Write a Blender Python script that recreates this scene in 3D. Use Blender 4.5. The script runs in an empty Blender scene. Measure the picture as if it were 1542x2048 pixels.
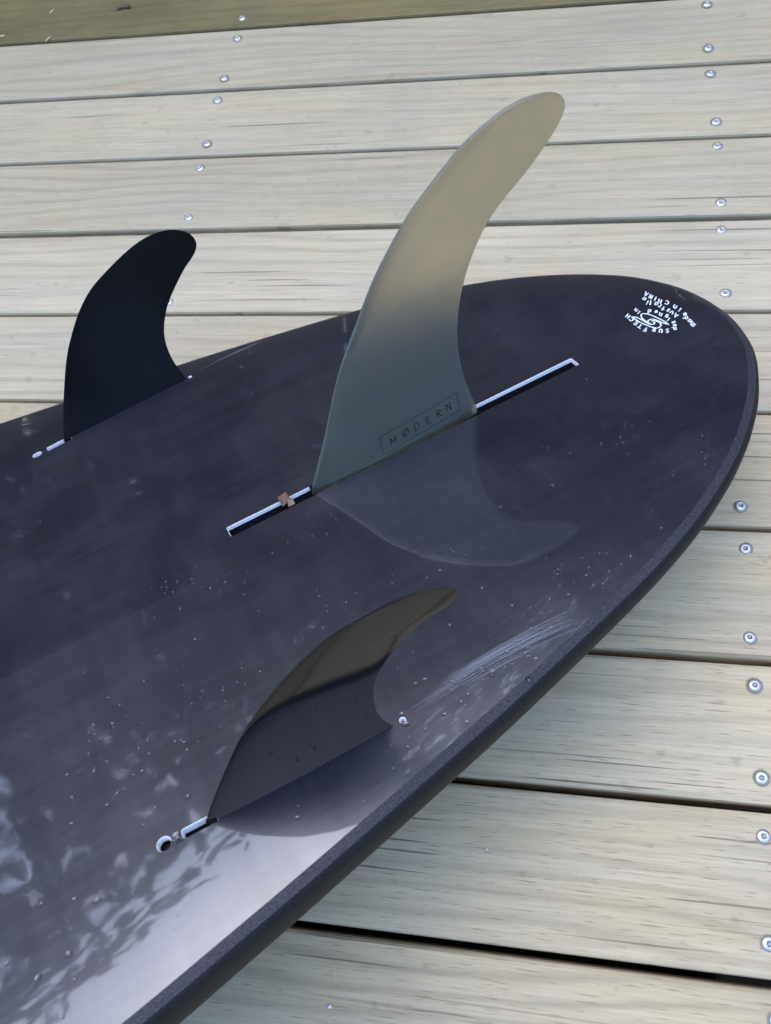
import bpy, bmesh, math, random
import numpy as np
from mathutils import Vector, Matrix, Euler
R = math.radians
random.seed(7); rng = np.random.default_rng(7)
scn = bpy.context.scene
C = scn.collection

# ------------------------------------------------------------------ camera, sky, sun, exposure
cam = bpy.data.objects.new('camera', bpy.data.cameras.new('camera'))
C.objects.link(cam)
cam.location = (-0.13425, -0.78317, 0.54383)
cam.rotation_euler = (0.434667, 0.148475, 0.110658)
cam.data.sensor_fit = 'VERTICAL'; cam.data.sensor_height = 24.0; cam.data.sensor_width = 18.0
cam.data.lens = 24.0 * 1678.53 / 2048.0
cam.data.clip_start = 0.01; cam.data.clip_end = 400
cam.data.dof.use_dof = True; cam.data.dof.focus_distance = 0.56; cam.data.dof.aperture_fstop = 11.0
scn.camera = cam

SUN_AZ, SUN_EL = -30.0, 68.0          # azimuth clockwise from +Y, elevation
world = bpy.data.worlds.new('World'); scn.world = world; world.use_nodes = True
wn = world.node_tree.nodes; wl = world.node_tree.links
bg = wn['Background']
sky = wn.new('ShaderNodeTexSky'); sky.sky_type = 'NISHITA'; sky.sun_disc = False
sky.sun_elevation = R(SUN_EL); sky.sun_rotation = R(SUN_AZ)
sky.air_density = 1.0; sky.dust_density = 0.8; sky.ozone_density = 1.0; sky.altitude = 0
hs = wn.new('ShaderNodeHueSaturation'); hs.inputs['Saturation'].default_value = 1.05
wl.new(sky.outputs[0], hs.inputs['Color']); wl.new(hs.outputs[0], bg.inputs['Color'])
bg.inputs['Strength'].default_value = 0.15
sl = bpy.data.lights.new('sun', 'SUN'); sl.energy = 0.5; sl.angle = R(75); sl.color = (0.82, 0.88, 1.0)
sun = bpy.data.objects.new('sun', sl); C.objects.link(sun)
sd = Vector((math.sin(R(SUN_AZ)) * math.cos(R(SUN_EL)), math.cos(R(SUN_AZ)) * math.cos(R(SUN_EL)), math.sin(R(SUN_EL))))
sun.rotation_euler = sd.to_track_quat('Z', 'Y').to_euler(); sun.location = sd * 20
scn.view_settings.view_transform = 'Standard'; scn.view_settings.look = 'None'
scn.view_settings.gamma = 1.0; scn.view_settings.exposure = 2.05
scn.view_settings.use_curve_mapping = False
scn.cycles.max_bounces = 10; scn.cycles.transmission_bounces = 8; scn.cycles.use_denoising = True
scn.cycles.sample_clamp_indirect = 6.0

# ------------------------------------------------------------------ measured layout (metres)
GAPS = [(0.0000,0.0003,0.0017),(1.0000,-0.0903,-0.0010),(2.0000,-0.1798,-0.0019),(3.0000,-0.2687,0.0023),(4.0000,-0.3613,0.0003),(5.0000,-0.4496,-0.0002),(6.0000,-0.5404,0.0000),(7.0000,-0.6310,0.0000),(8.0000,-0.7188,0.0000),(9.0000,-0.8096,0.0032)]
SCREW_A = [(-0.4556,0.0143),(-0.4547,-0.0162),(-0.4573,-0.0742),(-0.4585,-0.1049),(-0.4573,-0.1630),(-0.4578,-0.1943),(-0.4562,-0.2540),(-0.4534,-0.3493)]
SCREW_B = [(0.0002,-0.0123),(-0.0011,-0.0715),(-0.0008,-0.1036),(0.0010,-0.1629),(0.0005,-0.1908),(0.0005,-0.2536),(-0.0005,-0.2818),(-0.0011,-0.3445),(-0.0003,-0.5237),(0.0007,-0.5551),(-0.0003,-0.6157),(0.0008,-0.6462),(0.0011,-0.7014),(0.0000,-0.7340),(-0.0010,-0.7896)]
CENTER_FIN = [(0.1955,-0.0024),(0.1869,0.0138),(0.1751,0.0352),(0.1623,0.0619),(0.1512,0.0806),(0.1387,0.0976),(0.1272,0.1142),(0.1116,0.1309),(0.0971,0.1445),(0.0805,0.1554),(0.0642,0.1661),(0.0503,0.1712),(0.0367,0.1750),(0.0247,0.1759),(0.0128,0.1750),(0.0054,0.1721),(0.0010,0.1679),(0.0005,0.1635),(0.0039,0.1575),(0.0111,0.1509),(0.0211,0.1425),(0.0328,0.1346),(0.0446,0.1279),(0.0570,0.1169),(0.0668,0.1029),(0.0735,0.0900),(0.0792,0.0729),(0.0821,0.0533),(0.0816,0.0326),(0.0785,0.0154),(0.0751,-0.0007)]
LEFT_FIN_BASE = [(0.3207,-0.1615),(0.2234,-0.1703)]
LEFT_FIN = [(0.0976,-0.0000),(0.0890,0.0175),(0.0800,0.0334),(0.0680,0.0531),(0.0580,0.0654),(0.0470,0.0770),(0.0336,0.0872),(0.0196,0.0934),(0.0019,0.0997),(-0.0145,0.1032),(-0.0290,0.1022),(-0.0385,0.0982),(-0.0440,0.0933),(-0.0462,0.0877),(-0.0449,0.0828),(-0.0393,0.0779),(-0.0316,0.0739),(-0.0196,0.0643),(-0.0098,0.0555),(-0.0017,0.0436),(0.0022,0.0335),(0.0034,0.0218),(0.0023,0.0107),(0.0000,-0.0000)]
RIGHT_FIN_BASE = [(0.3193,0.1645),(0.2251,0.1685)]
RIGHT_FIN = [(0.0942,-0.0000),(0.0829,0.0213),(0.0710,0.0419),(0.0606,0.0590),(0.0479,0.0741),(0.0344,0.0866),(0.0222,0.0952),(0.0109,0.1003),(-0.0018,0.1027),(-0.0142,0.1022),(-0.0266,0.0990),(-0.0368,0.0923),(-0.0403,0.0875),(-0.0395,0.0824),(-0.0337,0.0796),(-0.0245,0.0778),(-0.0149,0.0721),(-0.0072,0.0644),(0.0001,0.0533),(0.0039,0.0402),(0.0050,0.0283),(0.0041,0.0135),(0.0000,-0.0000)]
EMBLEM = [[(-0.0687,0.0086),(-0.0690,0.0032),(-0.0683,-0.0022),(-0.0675,-0.0071),(-0.0660,-0.0106),(-0.0644,-0.0123),(-0.0627,-0.0117),(-0.0612,-0.0092),(-0.0605,-0.0057),(-0.0606,-0.0023),(-0.0608,0.0006),(-0.0617,0.0019),(-0.0632,0.0014),(-0.0638,-0.0001)],
 [(-0.0687,0.0086),(-0.0673,0.0048),(-0.0666,0.0009),(-0.0658,-0.0018),(-0.0645,-0.0035),(-0.0628,-0.0037),(-0.0609,-0.0030)],
 [(-0.0574,-0.0142),(-0.0568,-0.0092),(-0.0571,-0.0049),(-0.0579,-0.0006),(-0.0589,0.0033),(-0.0605,0.0067),(-0.0628,0.0070),(-0.0647,0.0060),(-0.0659,0.0033),(-0.0657,0.0009),(-0.0648,-0.0012),(-0.0633,-0.0017)],
 [(-0.0574,-0.0142),(-0.0589,-0.0116),(-0.0595,-0.0079),(-0.0597,-0.0035),(-0.0599,-0.0005),(-0.0606,0.0012)]]
INK = [('m',-0.07964,0.01888,-0.00043,-0.00192,0.00180,0.00064),
 ('a',-0.08056,0.01476,-0.00039,-0.00193,0.00182,0.00069),
 ('d',-0.08133,0.01044,-0.00073,-0.00205,0.00172,0.00033),
 ('e',-0.08341,0.00678,-0.00075,-0.00207,0.00173,0.00032),
 ('i',-0.08489,0.00063,-0.00021,-0.00191,0.00189,0.00092),
 ('n',-0.08461,-0.00404,0.00009,-0.00176,0.00191,0.00123),
 ('C',-0.08428,-0.01158,0.00035,-0.00160,0.00189,0.00149),
 ('H',-0.08197,-0.01594,0.00043,-0.00156,0.00188,0.00157),
 ('I',-0.08182,-0.02043,0.00017,-0.00178,0.00193,0.00136),
 ('N',-0.08116,-0.02435,0.00017,-0.00179,0.00194,0.00137),
 ('A',-0.08100,-0.02893,0.00007,-0.00189,0.00196,0.00129),
 ('A',-0.07869,0.00409,-0.00009,-0.00178,0.00182,0.00099),
 ('u',-0.07892,-0.00053,-0.00008,-0.00179,0.00183,0.00102),
 ('s',-0.07902,-0.00388,0.00019,-0.00164,0.00183,0.00127),
 ('t',-0.07806,-0.00793,0.00014,-0.00169,0.00184,0.00124),
 ('r',-0.07838,-0.01187,0.00005,-0.00177,0.00185,0.00117),
 ('a',-0.07784,-0.01494,0.00039,-0.00153,0.00182,0.00149),
 ('l',-0.07654,-0.01897,0.00064,-0.00133,0.00175,0.00170),
 ('i',-0.07516,-0.02051,0.00017,-0.00173,0.00186,0.00131),
 ('a',-0.07593,-0.02521,-0.00034,-0.00204,0.00185,0.00081),
 ('d',-0.06842,0.01461,-0.00135,-0.00171,0.00098,-0.00072),
 ('e',-0.07068,0.01176,-0.00126,-0.00178,0.00110,-0.00057),
 ('s',-0.07254,0.00879,-0.00040,-0.00180,0.00163,0.00057),
 ('i',-0.07234,0.00426,-0.00025,-0.00175,0.00167,0.00074),
 ('g',-0.07369,0.00073,0.00003,-0.00162,0.00170,0.00104),
 ('n',-0.07216,-0.00359,0.00031,-0.00144,0.00168,0.00130),
 ('e',-0.07187,-0.00770,0.00047,-0.00133,0.00165,0.00144),
 ('d',-0.06938,-0.01142,0.00073,-0.00109,0.00155,0.00165),
 ('i',-0.06352,-0.01506,-0.00017,-0.00158,0.00147,0.00071),
 ('n',-0.06392,-0.01868,-0.00018,-0.00159,0.00148,0.00072),
 ('S',-0.06369,0.01349,0.00096,-0.00094,0.00154,0.00180),
 ('U',-0.06070,0.01054,0.00084,-0.00109,0.00161,0.00174),
 ('R',-0.05837,0.00661,0.00088,-0.00105,0.00159,0.00178),
 ('F',-0.05419,0.00276,0.00063,-0.00133,0.00170,0.00161),
 ('T',-0.05415,-0.00227,-0.00004,-0.00185,0.00183,0.00103),
 ('E',-0.05440,-0.00678,-0.00018,-0.00195,0.00183,0.00090),
 ('C',-0.05504,-0.01211,-0.00023,-0.00200,0.00184,0.00086),
 ('H',-0.05553,-0.01661,-0.00022,-0.00201,0.00185,0.00089)]
FIN_FRAME = [(0.1446,0.0180),(0.0885,0.0214),(0.0873,0.0078),(0.1445,0.0038)]
FIN_LETTERS = [('M',0.13612,0.01074,-0.00242,0.00016,0.00004,0.00312),
 ('O',0.12713,0.01197,-0.00243,0.00016,0.00008,0.00312),
 ('D',0.11914,0.01205,-0.00244,0.00016,0.00011,0.00313),
 ('E',0.11080,0.01228,-0.00246,0.00016,0.00015,0.00314),
 ('R',0.10260,0.01308,-0.00247,0.00016,0.00019,0.00314),
 ('N',0.09544,0.01417,-0.00248,0.00016,0.00022,0.00314)]

# ------------------------------------------------------------------ helpers
def tag(o, label=None, cat=None, group=None, kind=None):
    if label: o['label'] = label
    if cat: o['category'] = cat
    if group: o['group'] = group
    if kind: o['kind'] = kind
    return o
def link(name, me, mats=(), parent=None, smooth=False):
    for m in (mats if isinstance(mats, (list, tuple)) else [mats]): me.materials.append(m)
    if smooth:
        for p in me.polygons: p.use_smooth = True
    o = bpy.data.objects.new(name, me); C.objects.link(o); o.parent = parent
    return o
def mesh(name, v, f):
    me = bpy.data.meshes.new(name); me.from_pydata([tuple(x) for x in v], [], f); me.update(); return me
def bm_mesh(name, bm):
    me = bpy.data.meshes.new(name); bm.to_mesh(me); bm.free(); return me
def empty(name, loc=(0, 0, 0)):
    o = bpy.data.objects.new(name, None); C.objects.link(o); o.location = loc; o.empty_display_size = 0.05; return o
def catmull(pts, n, closed=False):
    P = np.array(pts, float); d = np.r_[0, np.cumsum(np.sqrt(np.maximum(1e-12, np.linalg.norm(np.diff(P, axis=0), axis=1))))]
    x = np.linspace(0, d[-1], n); out = np.zeros((n, P.shape[1]))
    T = np.zeros_like(P); T[1:-1] = (P[2:] - P[:-2]) / (d[2:] - d[:-2])[:, None]
    T[0] = (P[1] - P[0]) / (d[1] - d[0]); T[-1] = (P[-1] - P[-2]) / (d[-1] - d[-2])
    for i, q in enumerate(x):
        k = min(max(np.searchsorted(d, q) - 1, 0), len(d) - 2); h = d[k + 1] - d[k]; t = (q - d[k]) / h
        out[i] = (2*t**3 - 3*t**2 + 1)*P[k] + (t**3 - 2*t**2 + t)*h*T[k] + (-2*t**3 + 3*t**2)*P[k+1] + (t**3 - t**2)*h*T[k+1]
    return out

# ------------------------------------------------------------------ materials
class NT:
    def __init__(s, name):
        s.m = bpy.data.materials.new(name); s.m.use_nodes = True
        s.n = s.m.node_tree.nodes; s.l = s.m.node_tree.links; s.b = s.n['Principled BSDF']
    def new(s, t, **kw):
        n = s.n.new(t)
        for k, v in kw.items(): setattr(n, k, v)
        return n
    def set(s, **kw):
        for k, v in kw.items():
            s.b.inputs[k.replace('_', ' ')].default_value = v
    def math(s, op, a, b=None, c=None, clamp=False):
        n = s.new('ShaderNodeMath', operation=op); n.use_clamp = clamp
        for i, x in enumerate((a, b, c)):
            if x is None: continue
            if hasattr(x, 'is_output'): s.l.new(x, n.inputs[i])
            else: n.inputs[i].default_value = x
        return n.outputs[0]
    def coords(s, scale=(1, 1, 1), rnd=True):
        tc = s.new('ShaderNodeTexCoord'); mp = s.new('ShaderNodeMapping'); mp.inputs['Scale'].default_value = scale
        if rnd:
            oi = s.new('ShaderNodeObjectInfo'); cx = s.new('ShaderNodeCombineXYZ')
            s.l.new(s.math('MULTIPLY', oi.outputs['Random'], 40.0), cx.inputs[0])
            s.l.new(s.math('MULTIPLY', oi.outputs['Random'], 3.7), cx.inputs[1])
            ad = s.new('ShaderNodeVectorMath', operation='ADD')
            s.l.new(tc.outputs['Object'], ad.inputs[0]); s.l.new(cx.outputs[0], ad.inputs[1]); s.l.new(ad.outputs[0], mp.inputs['Vector'])
        else: s.l.new(tc.outputs['Object'], mp.inputs['Vector'])
        return mp.outputs[0]
    def noise(s, vec, scale=1.0, detail=2.0, rough=0.5, dist=0.0):
        n = s.new('ShaderNodeTexNoise'); s.l.new(vec, n.inputs['Vector'])
        n.inputs['Scale'].default_value = scale; n.inputs['Detail'].default_value = detail
        n.inputs['Roughness'].default_value = rough; n.inputs['Distortion'].default_value = dist
        return n.outputs['Fac']
    def range(s, x, a, b, lo=0.0, hi=1.0):
        n = s.new('ShaderNodeMapRange'); n.clamp = True; s.l.new(x, n.inputs[0])
        for i, v in zip((1, 2, 3, 4), (a, b, lo, hi)): n.inputs[i].default_value = v
        return n.outputs[0]
    def mix(s, f, a, b, mode='MIX'):
        n = s.new('ShaderNodeMix', data_type='RGBA', blend_type=mode)
        for i, x in ((0, f), (6, a), (7, b)):
            if hasattr(x, 'is_output'): s.l.new(x, n.inputs[i])
            else: n.inputs[i].default_value = x if i == 0 else (*x, 1)
        return n.outputs[2]
    def bump(s, h, strength, dist):
        n = s.new('ShaderNodeBump'); n.inputs['Strength'].default_value = strength; n.inputs['Distance'].default_value = dist
        s.l.new(h, n.inputs['Height']); return n.outputs[0]

def wood(name, light, mid, dark, ring=0.55, checks=0.62, rough=0.62, blotch=(0.86, 1.06), pores=0.66):
    t = NT(name)
    c1 = t.coords((1, 1, 1))
    sep = t.new('ShaderNodeSeparateXYZ'); t.l.new(c1, sep.inputs[0])
    warp = t.noise(t.coords((2.4, 9, 3)), 1.0, 2.0, 0.45)
    # growth rings: a warped sine across the width of the plank
    ph = t.math('MULTIPLY_ADD', warp, 5.2, t.math('MULTIPLY', sep.outputs[1], 70.0))
    sn = t.math('SINE', t.math('MULTIPLY', ph, 6.2832))
    rings = t.math('POWER', t.range(sn, -0.2, 1.0), 1.8)
    ringamt = t.range(t.noise(t.coords((1.2, 14, 2)), 1.0, 2.0), 0.35, 0.7, 0.15, 1.0)
    fib = t.noise(t.coords((18, 620, 60)), 1.0, 4.0, 0.7)
    fib2 = t.noise(t.coords((3.2, 120, 30)), 1.0, 6.0, 0.68)
    blo = t.noise(t.coords((5, 11, 5)), 1.0, 4.0, 0.6)
    poren = t.noise(t.coords((55, 1100, 60)), 1.0, 1.0, 0.4)
    pr = t.range(poren, pores, pores + 0.06)
    chn = t.noise(t.coords((4.5, 330, 20)), 1.0, 1.0, 0.4, 0.0)
    ch = t.math('MULTIPLY', t.range(chn, checks + 0.03, checks + 0.06), t.range(t.noise(t.coords((3, 16, 3)), 1.0, 1.0), 0.42, 0.6))
    col = t.mix(t.math('MULTIPLY', t.math('MULTIPLY', rings, ringamt), ring), light, dark)
    col = t.mix(t.range(fib2, 0.42, 0.70, 0.0, 0.60), col, mid)
    col = t.mix(t.range(fib, 0.35, 0.7, 0.0, 0.40), col, dark)
    col = t.mix(t.math('MULTIPLY', pr, 0.5), col, tuple(x * .7 for x in dark))
    dk = tuple(x * 0.25 for x in dark)
    col = t.mix(t.math('MULTIPLY', ch, 0.65), col, dk)
    bl = t.range(blo, 0.25, 0.75, blotch[0], blotch[1])
    oi = t.new('ShaderNodeObjectInfo')
    bl = t.math('MULTIPLY', bl, t.range(oi.outputs['Random'], 0, 1, 0.85, 1.07))
    vm = t.new('ShaderNodeVectorMath', operation='SCALE'); t.l.new(col, vm.inputs[0]); t.l.new(bl, vm.inputs['Scale'])
    # thin green-grey weather film in patches
    spot = t.noise(t.coords((60, 90, 40)), 1.0, 2.0)
    hue = t.noise(t.coords((7, 22, 9)), 1.0, 3.0, 0.6)
    tint = t.mix(t.range(hue, 0.36, 0.64), (1.03, 1.0, 0.95), (0.975, 0.985, 1.03))
    vcol = t.mix(1.0, vm.outputs[0], tint, 'MULTIPLY')
    colf = t.mix(t.range(spot, 0.66, 0.74, 0.0, 0.35), vcol, dark)
    t.l.new(colf, t.b.inputs['Base Color'])
    t.set(Roughness=rough, Specular_IOR_Level=0.35)
    hgt = t.math('SUBTRACT', t.math('MULTIPLY_ADD', fib, 0.5, t.math('MULTIPLY', fib2, 0.8)), t.math('MULTIPLY_ADD', ch, 2.0, t.math('MULTIPLY', pr, 0.7)))
    t.l.new(t.bump(hgt, 0.5, 0.0005), t.b.inputs['Normal'])
    return t.m

M = {}
M['wood'] = wood('weathered_decking', (0.60, 0.48, 0.300), (0.49, 0.39, 0.235), (0.24, 0.185, 0.11), ring=0.5, checks=0.645)
M['wood_far'] = wood('pale_decking', (0.60, 0.49, 0.315), (0.485, 0.395, 0.245), (0.27, 0.215, 0.14), ring=0.42, checks=0.68, pores=0.70)
M['wood_warm'] = wood('warm_decking', (0.61, 0.505, 0.335), (0.50, 0.41, 0.26), (0.27, 0.21, 0.14), ring=0.45, checks=0.655, pores=0.71)
M['wood_damp'] = wood('damp_olive_decking', (0.25, 0.19, 0.080), (0.20, 0.15, 0.060), (0.105, 0.085, 0.032), ring=0.5, checks=0.7, blotch=(0.55, 1.3))

def simple(name, col, rough=0.5, **kw):
    t = NT(name); t.set(Base_Color=(*col, 1), Roughness=rough, **kw); return t.m

# glossy black board bottom: faint brush marks, smears and a slightly wavy gloss coat
t = NT('black_gloss_resin')
c = t.coords((1, 1, 1), rnd=False)
brush = t.noise(t.coords((5, 60, 5), rnd=False), 1.0, 3.0, 0.55)
cloud = t.noise(t.coords((9, 14, 9), rnd=False), 1.0, 4.0, 0.6)
patch = t.noise(t.coords((16, 11, 9), rnd=False), 1.0, 2.0, 0.45, 0.8)
col = t.mix(t.range(brush, 0.3, 0.7), (0.0065, 0.0058, 0.0125), (0.0110, 0.0098, 0.0190))
col = t.mix(t.range(cloud, 0.45, 0.75, 0.0, 0.35), col, (0.017, 0.015, 0.022))
t.l.new(col, t.b.inputs['Base Color'])
rg = t.math('ADD', t.range(cloud, 0.35, 0.75, 0.345, 0.405), t.range(patch, 0.5, 0.62, 0.0, 0.06))
strk = t.noise(t.coords((7, 210, 5), rnd=False), 1.0, 4.0, 0.65)
cross = t.noise(t.coords((70, 9, 5), rnd=False), 1.0, 3.0, 0.6)
rg = t.math('ADD', rg, t.range(strk, 0.3, 0.7, -0.02, 0.02))
t.l.new(rg, t.b.inputs['Roughness'])
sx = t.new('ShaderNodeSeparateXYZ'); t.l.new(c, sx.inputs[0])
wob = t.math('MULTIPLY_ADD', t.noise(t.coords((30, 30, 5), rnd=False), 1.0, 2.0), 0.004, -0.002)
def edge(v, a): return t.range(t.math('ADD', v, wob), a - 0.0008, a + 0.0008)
box = t.math('MULTIPLY', t.math('MULTIPLY', edge(sx.outputs[0], 0.2800), t.range(t.math('ADD', sx.outputs[1], t.math('MULTIPLY', cloud, 0.02)), -0.022, 0.010)), t.math('SUBTRACT', 1.0, edge(sx.outputs[1], 0.0250)))  # reflection of a dark rectangle, painted in by lowering the specular
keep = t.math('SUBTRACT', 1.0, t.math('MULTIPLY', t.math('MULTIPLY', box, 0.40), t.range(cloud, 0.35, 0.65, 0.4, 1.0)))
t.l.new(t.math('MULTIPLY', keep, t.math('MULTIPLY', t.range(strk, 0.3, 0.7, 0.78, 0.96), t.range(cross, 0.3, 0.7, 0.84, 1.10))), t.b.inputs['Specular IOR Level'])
t.set(IOR=1.5, Coat_Weight=1.0, Coat_IOR=1.60, Coat_Roughness=0.045)
wav = t.noise(t.coords((26, 22, 10), rnd=False), 1.0, 1.5, 0.4, 0.6)
fine = t.noise(t.coords((160, 160, 60), rnd=False), 1.0, 2.0)
bn = t.bump(t.math('MULTIPLY_ADD', fine, 0.03, wav), 0.065, 0.004); t.l.new(bn, t.b.inputs['Normal']); t.l.new(bn, t.b.inputs['Coat Normal'])
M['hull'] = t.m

t = NT('black_grained_rail')
sp = t.noise(t.coords((1, 1, 1), rnd=False), 1500.0, 2.0, 0.6)
col = t.mix(t.range(sp, 0.48, 0.75), (0.007, 0.007, 0.008), (0.022, 0.020, 0.021))
t.l.new(col, t.b.inputs['Base Color']); t.set(Roughness=0.6, Specular_IOR_Level=0.3)
t.l.new(t.bump(sp, 0.7, 0.0005), t.b.inputs['Normal'])
M['rail'] = t.m
t = NT('speckled_edge_band')  # edge strip with a lighter speckle than the rail below it
sp = t.noise(t.coords((1, 1, 1), rnd=False), 1300.0, 2.0, 0.65)
t.l.new(t.mix(t.range(sp, 0.40, 0.70), (0.013, 0.012, 0.015), (0.058, 0.053, 0.062)), t.b.inputs['Base Color']); t.set(Roughness=0.5, Specular_IOR_Level=0.4)
t.l.new(t.bump(sp, 0.8, 0.0006), t.b.inputs['Normal']); M['edge'] = t.m
M['slot_dark'] = simple('dark_slot_inside', (0.010, 0.010, 0.012), 0.6)
t = NT('white_box_plastic')
nn = t.noise(t.coords((1, 1, 1), rnd=False), 700.0, 2.0)
t.l.new(t.mix(t.range(nn, 0.35, 0.7), (0.88, 0.88, 0.89), (0.72, 0.72, 0.75)), t.b.inputs['Base Color']); t.set(Roughness=0.45)
M['white_plastic'] = t.m

# smoky translucent fin
t = NT('smoky_resin')
nz = t.noise(t.coords((1, 1, 1), rnd=False), 40.0, 3.0)
t.l.new(t.mix(t.range(nz, 0.3, 0.7), (0.85, 0.72, 0.46), (0.81, 0.69, 0.45)), t.b.inputs['Base Color'])
t.set(Transmission_Weight=1.0, Roughness=0.46, IOR=1.32, Coat_Weight=1.0, Coat_Roughness=0.05, Coat_IOR=1.5)
mk = t.new('ShaderNodeBsdfPrincipled'); mx = t.new('ShaderNodeMixShader')
for k_, v_ in dict(Base_Color=(0.13, 0.205, 0.215, 1), Roughness=0.4, Coat_Weight=1.0, Coat_Roughness=0.05).items(): mk.inputs[k_.replace('_', ' ')].default_value = v_
t.l.new(t.range(nz, 0.3, 0.7, 0.16, 0.22), mx.inputs[0]); t.l.new(t.b.outputs[0], mx.inputs[1]); t.l.new(mk.outputs[0], mx.inputs[2]); t.l.new(mx.outputs[0], t.n['Material Output'].inputs['Surface'])
sp = t.noise(t.coords((1, 1, 1), rnd=False), 1400.0, 1.0)
t.l.new(t.bump(sp, 0.15, 0.0002), t.b.inputs['Normal'])
M['smoke'] = t.m
t = NT('black_fin')
nz = t.noise(t.coords((1, 1, 1), rnd=False), 220.0, 2.0)
t.l.new(t.mix(t.range(nz, 0.3, 0.7), (0.003, 0.003, 0.004), (0.004, 0.004, 0.006)), t.b.inputs['Base Color'])
t.set(Roughness=0.06, IOR=1.42, Specular_IOR_Level=0.5)
t.l.new(t.bump(t.noise(t.coords((1, 1, 1), rnd=False), 900.0, 2.0), 0.06, 0.0003), t.b.inputs['Normal'])
M['black_fin'] = t.m
M['black_satin'] = simple('black_satin_fin', (0.004, 0.004, 0.005), 0.24, IOR=1.38, Specular_IOR_Level=0.5)
M['white_ink'] = simple('white_ink', (0.82, 0.82, 0.86), 0.4)
M['black_ink'] = simple('black_ink', (0.012, 0.014, 0.016), 0.35)
t = NT('stainless_steel')
nz = t.noise(t.coords((1, 1, 1)), 500.0, 2.0)
t.l.new(t.range(nz, 0.3, 0.7, 0.42, 0.6), t.b.inputs['Roughness']); t.set(Base_Color=(0.56, 0.53, 0.48, 1), Metallic=1.0)
M['steel'] = t.m
M['recess'] = simple('screw_recess', (0.42, 0.42, 0.42), 0.5, Metallic=0.8)
M['sink_shade'] = simple('countersink_shade', (0.27, 0.235, 0.18), 0.8)
M['water'] = simple('water', (1, 1, 1), 0.0, Transmission_Weight=1.0, IOR=1.33)
M['leaf_brown'] = simple('dry_leaf', (0.15, 0.075, 0.045), 0.7)
M['leaf_tan'] = simple('dry_leaf_tan', (0.24, 0.15, 0.10), 0.7)
M['leaf_red'] = simple('dead_leaf', (0.12, 0.05, 0.03), 0.7)
M['straw'] = simple('straw', (0.55, 0.48, 0.25), 0.7)
M['white_grit'] = simple('white_grit', (0.8, 0.8, 0.8), 0.6)
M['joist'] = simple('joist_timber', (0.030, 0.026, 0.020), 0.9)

# ------------------------------------------------------------------ ground and deck
def grass_ground():
    t = NT('lawn'); n = t.noise(t.coords((1, 1, 1), rnd=False), 3.0, 5.0)
    t.l.new(t.mix(t.range(n, 0.3, 0.7), (0.04, 0.055, 0.02), (0.07, 0.075, 0.035)), t.b.inputs['Base Color']); t.set(Roughness=0.9)
    return t.m
g = link('ground', mesh('ground', [(-60, -60, -0.42), (60, -60, -0.42), (60, 60, -0.42), (-60, 60, -0.42)], [(0, 1, 2, 3)]), grass_ground())
tag(g, kind='structure')

deck = empty('deck', (0, 0, -0.03)); tag(deck, 'weathered pale timber deck of screwed planks', None, kind='structure')
X0, X1, TH = -3.6, 1.7, 0.032
PITCH = 0.09
gap_fit = {int(k): (a, b) for k, a, b in GAPS}
def gap_line(k):
    return gap_fit.get(k, (-PITCH * k, 0.0))
GAPW = {0: 0.0026, 1: 0.0046, 2: 0.0040, 3: 0.0056, 4: 0.0026, 5: 0.0022, 6: 0.0033, 7: 0.0038, 8: 0.0042, 9: 0.0047}
plank_of = {}
def make_plank(k):
    """plank between gap k (far edge) and gap k+1 (near edge): a board with eased long edges"""
    (a0, b0), (a1, b1) = gap_line(k), gap_line(k + 1)
    g0, g1 = GAPW.get(k, 0.004) / 2, GAPW.get(k + 1, 0.004) / 2
    yc = (a0 + a1) / 2
    xs = [X0, -0.9, -0.45, 0.0, 0.45, X1]
    r = 0.0024; lift = random.uniform(-0.0006, 0.0006)
    v = []; f = []
    for x in xs:
        yt, yb = a0 + b0 * max(-.9, min(.3, x)) - g0 - yc, a1 + b1 * max(-.9, min(.3, x)) + g1 - yc
        prof = [(yt, -TH), (yt, -r), (yt - r * .29, -r * .29), (yt - r, 0), (yb + r, 0), (yb + r * .29, -r * .29), (yb, -r), (yb, -TH)]
        v += [(x, y, z + lift) for y, z in prof]
    n = 8
    for i in range(len(xs) - 1):
        for j in range(n):
            q = (j + 1) % n
            f.append((i * n + j, i * n + q, (i + 1) * n + q, (i + 1) * n + j))
    f.append(tuple(range(n - 1, -1, -1))); f.append(tuple((len(xs) - 1) * n + j for j in range(n)))
    me = mesh('plank', v, f)
    bm = bmesh.new(); bm.from_mesh(me); bmesh.ops.recalc_face_normals(bm, faces=bm.faces); bm.to_mesh(me); bm.free()
    mat = M['wood_damp'] if k < 0 else (M['wood_far'] if k <= 2 else (M['wood_warm'] if k in (3, 4) else M['wood']))
    o = link('plank', me, mat, deck)
    o.location = (0, yc, 0.03)
    plank_of[k] = o
for k in range(-14, 24): make_plank(k)
for xj in (-3.2, -2.74, -2.284, -1.827, -1.370, -0.914, -0.457, 0.0, 0.457, 0.914, 1.37):
    bm = bmesh.new(); bmesh.ops.create_cube(bm, size=1.0)
    bmesh.ops.scale(bm, verts=bm.verts, vec=(0.045, 3.4, 0.14)); bmesh.ops.bevel(bm, geom=bm.edges, offset=0.002, segments=1, affect='EDGES')
    o = link('joist', bm_mesh('joist', bm), M['joist'], deck); o.location = (xj, -0.45, 0.03 - TH - 0.0715)

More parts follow.
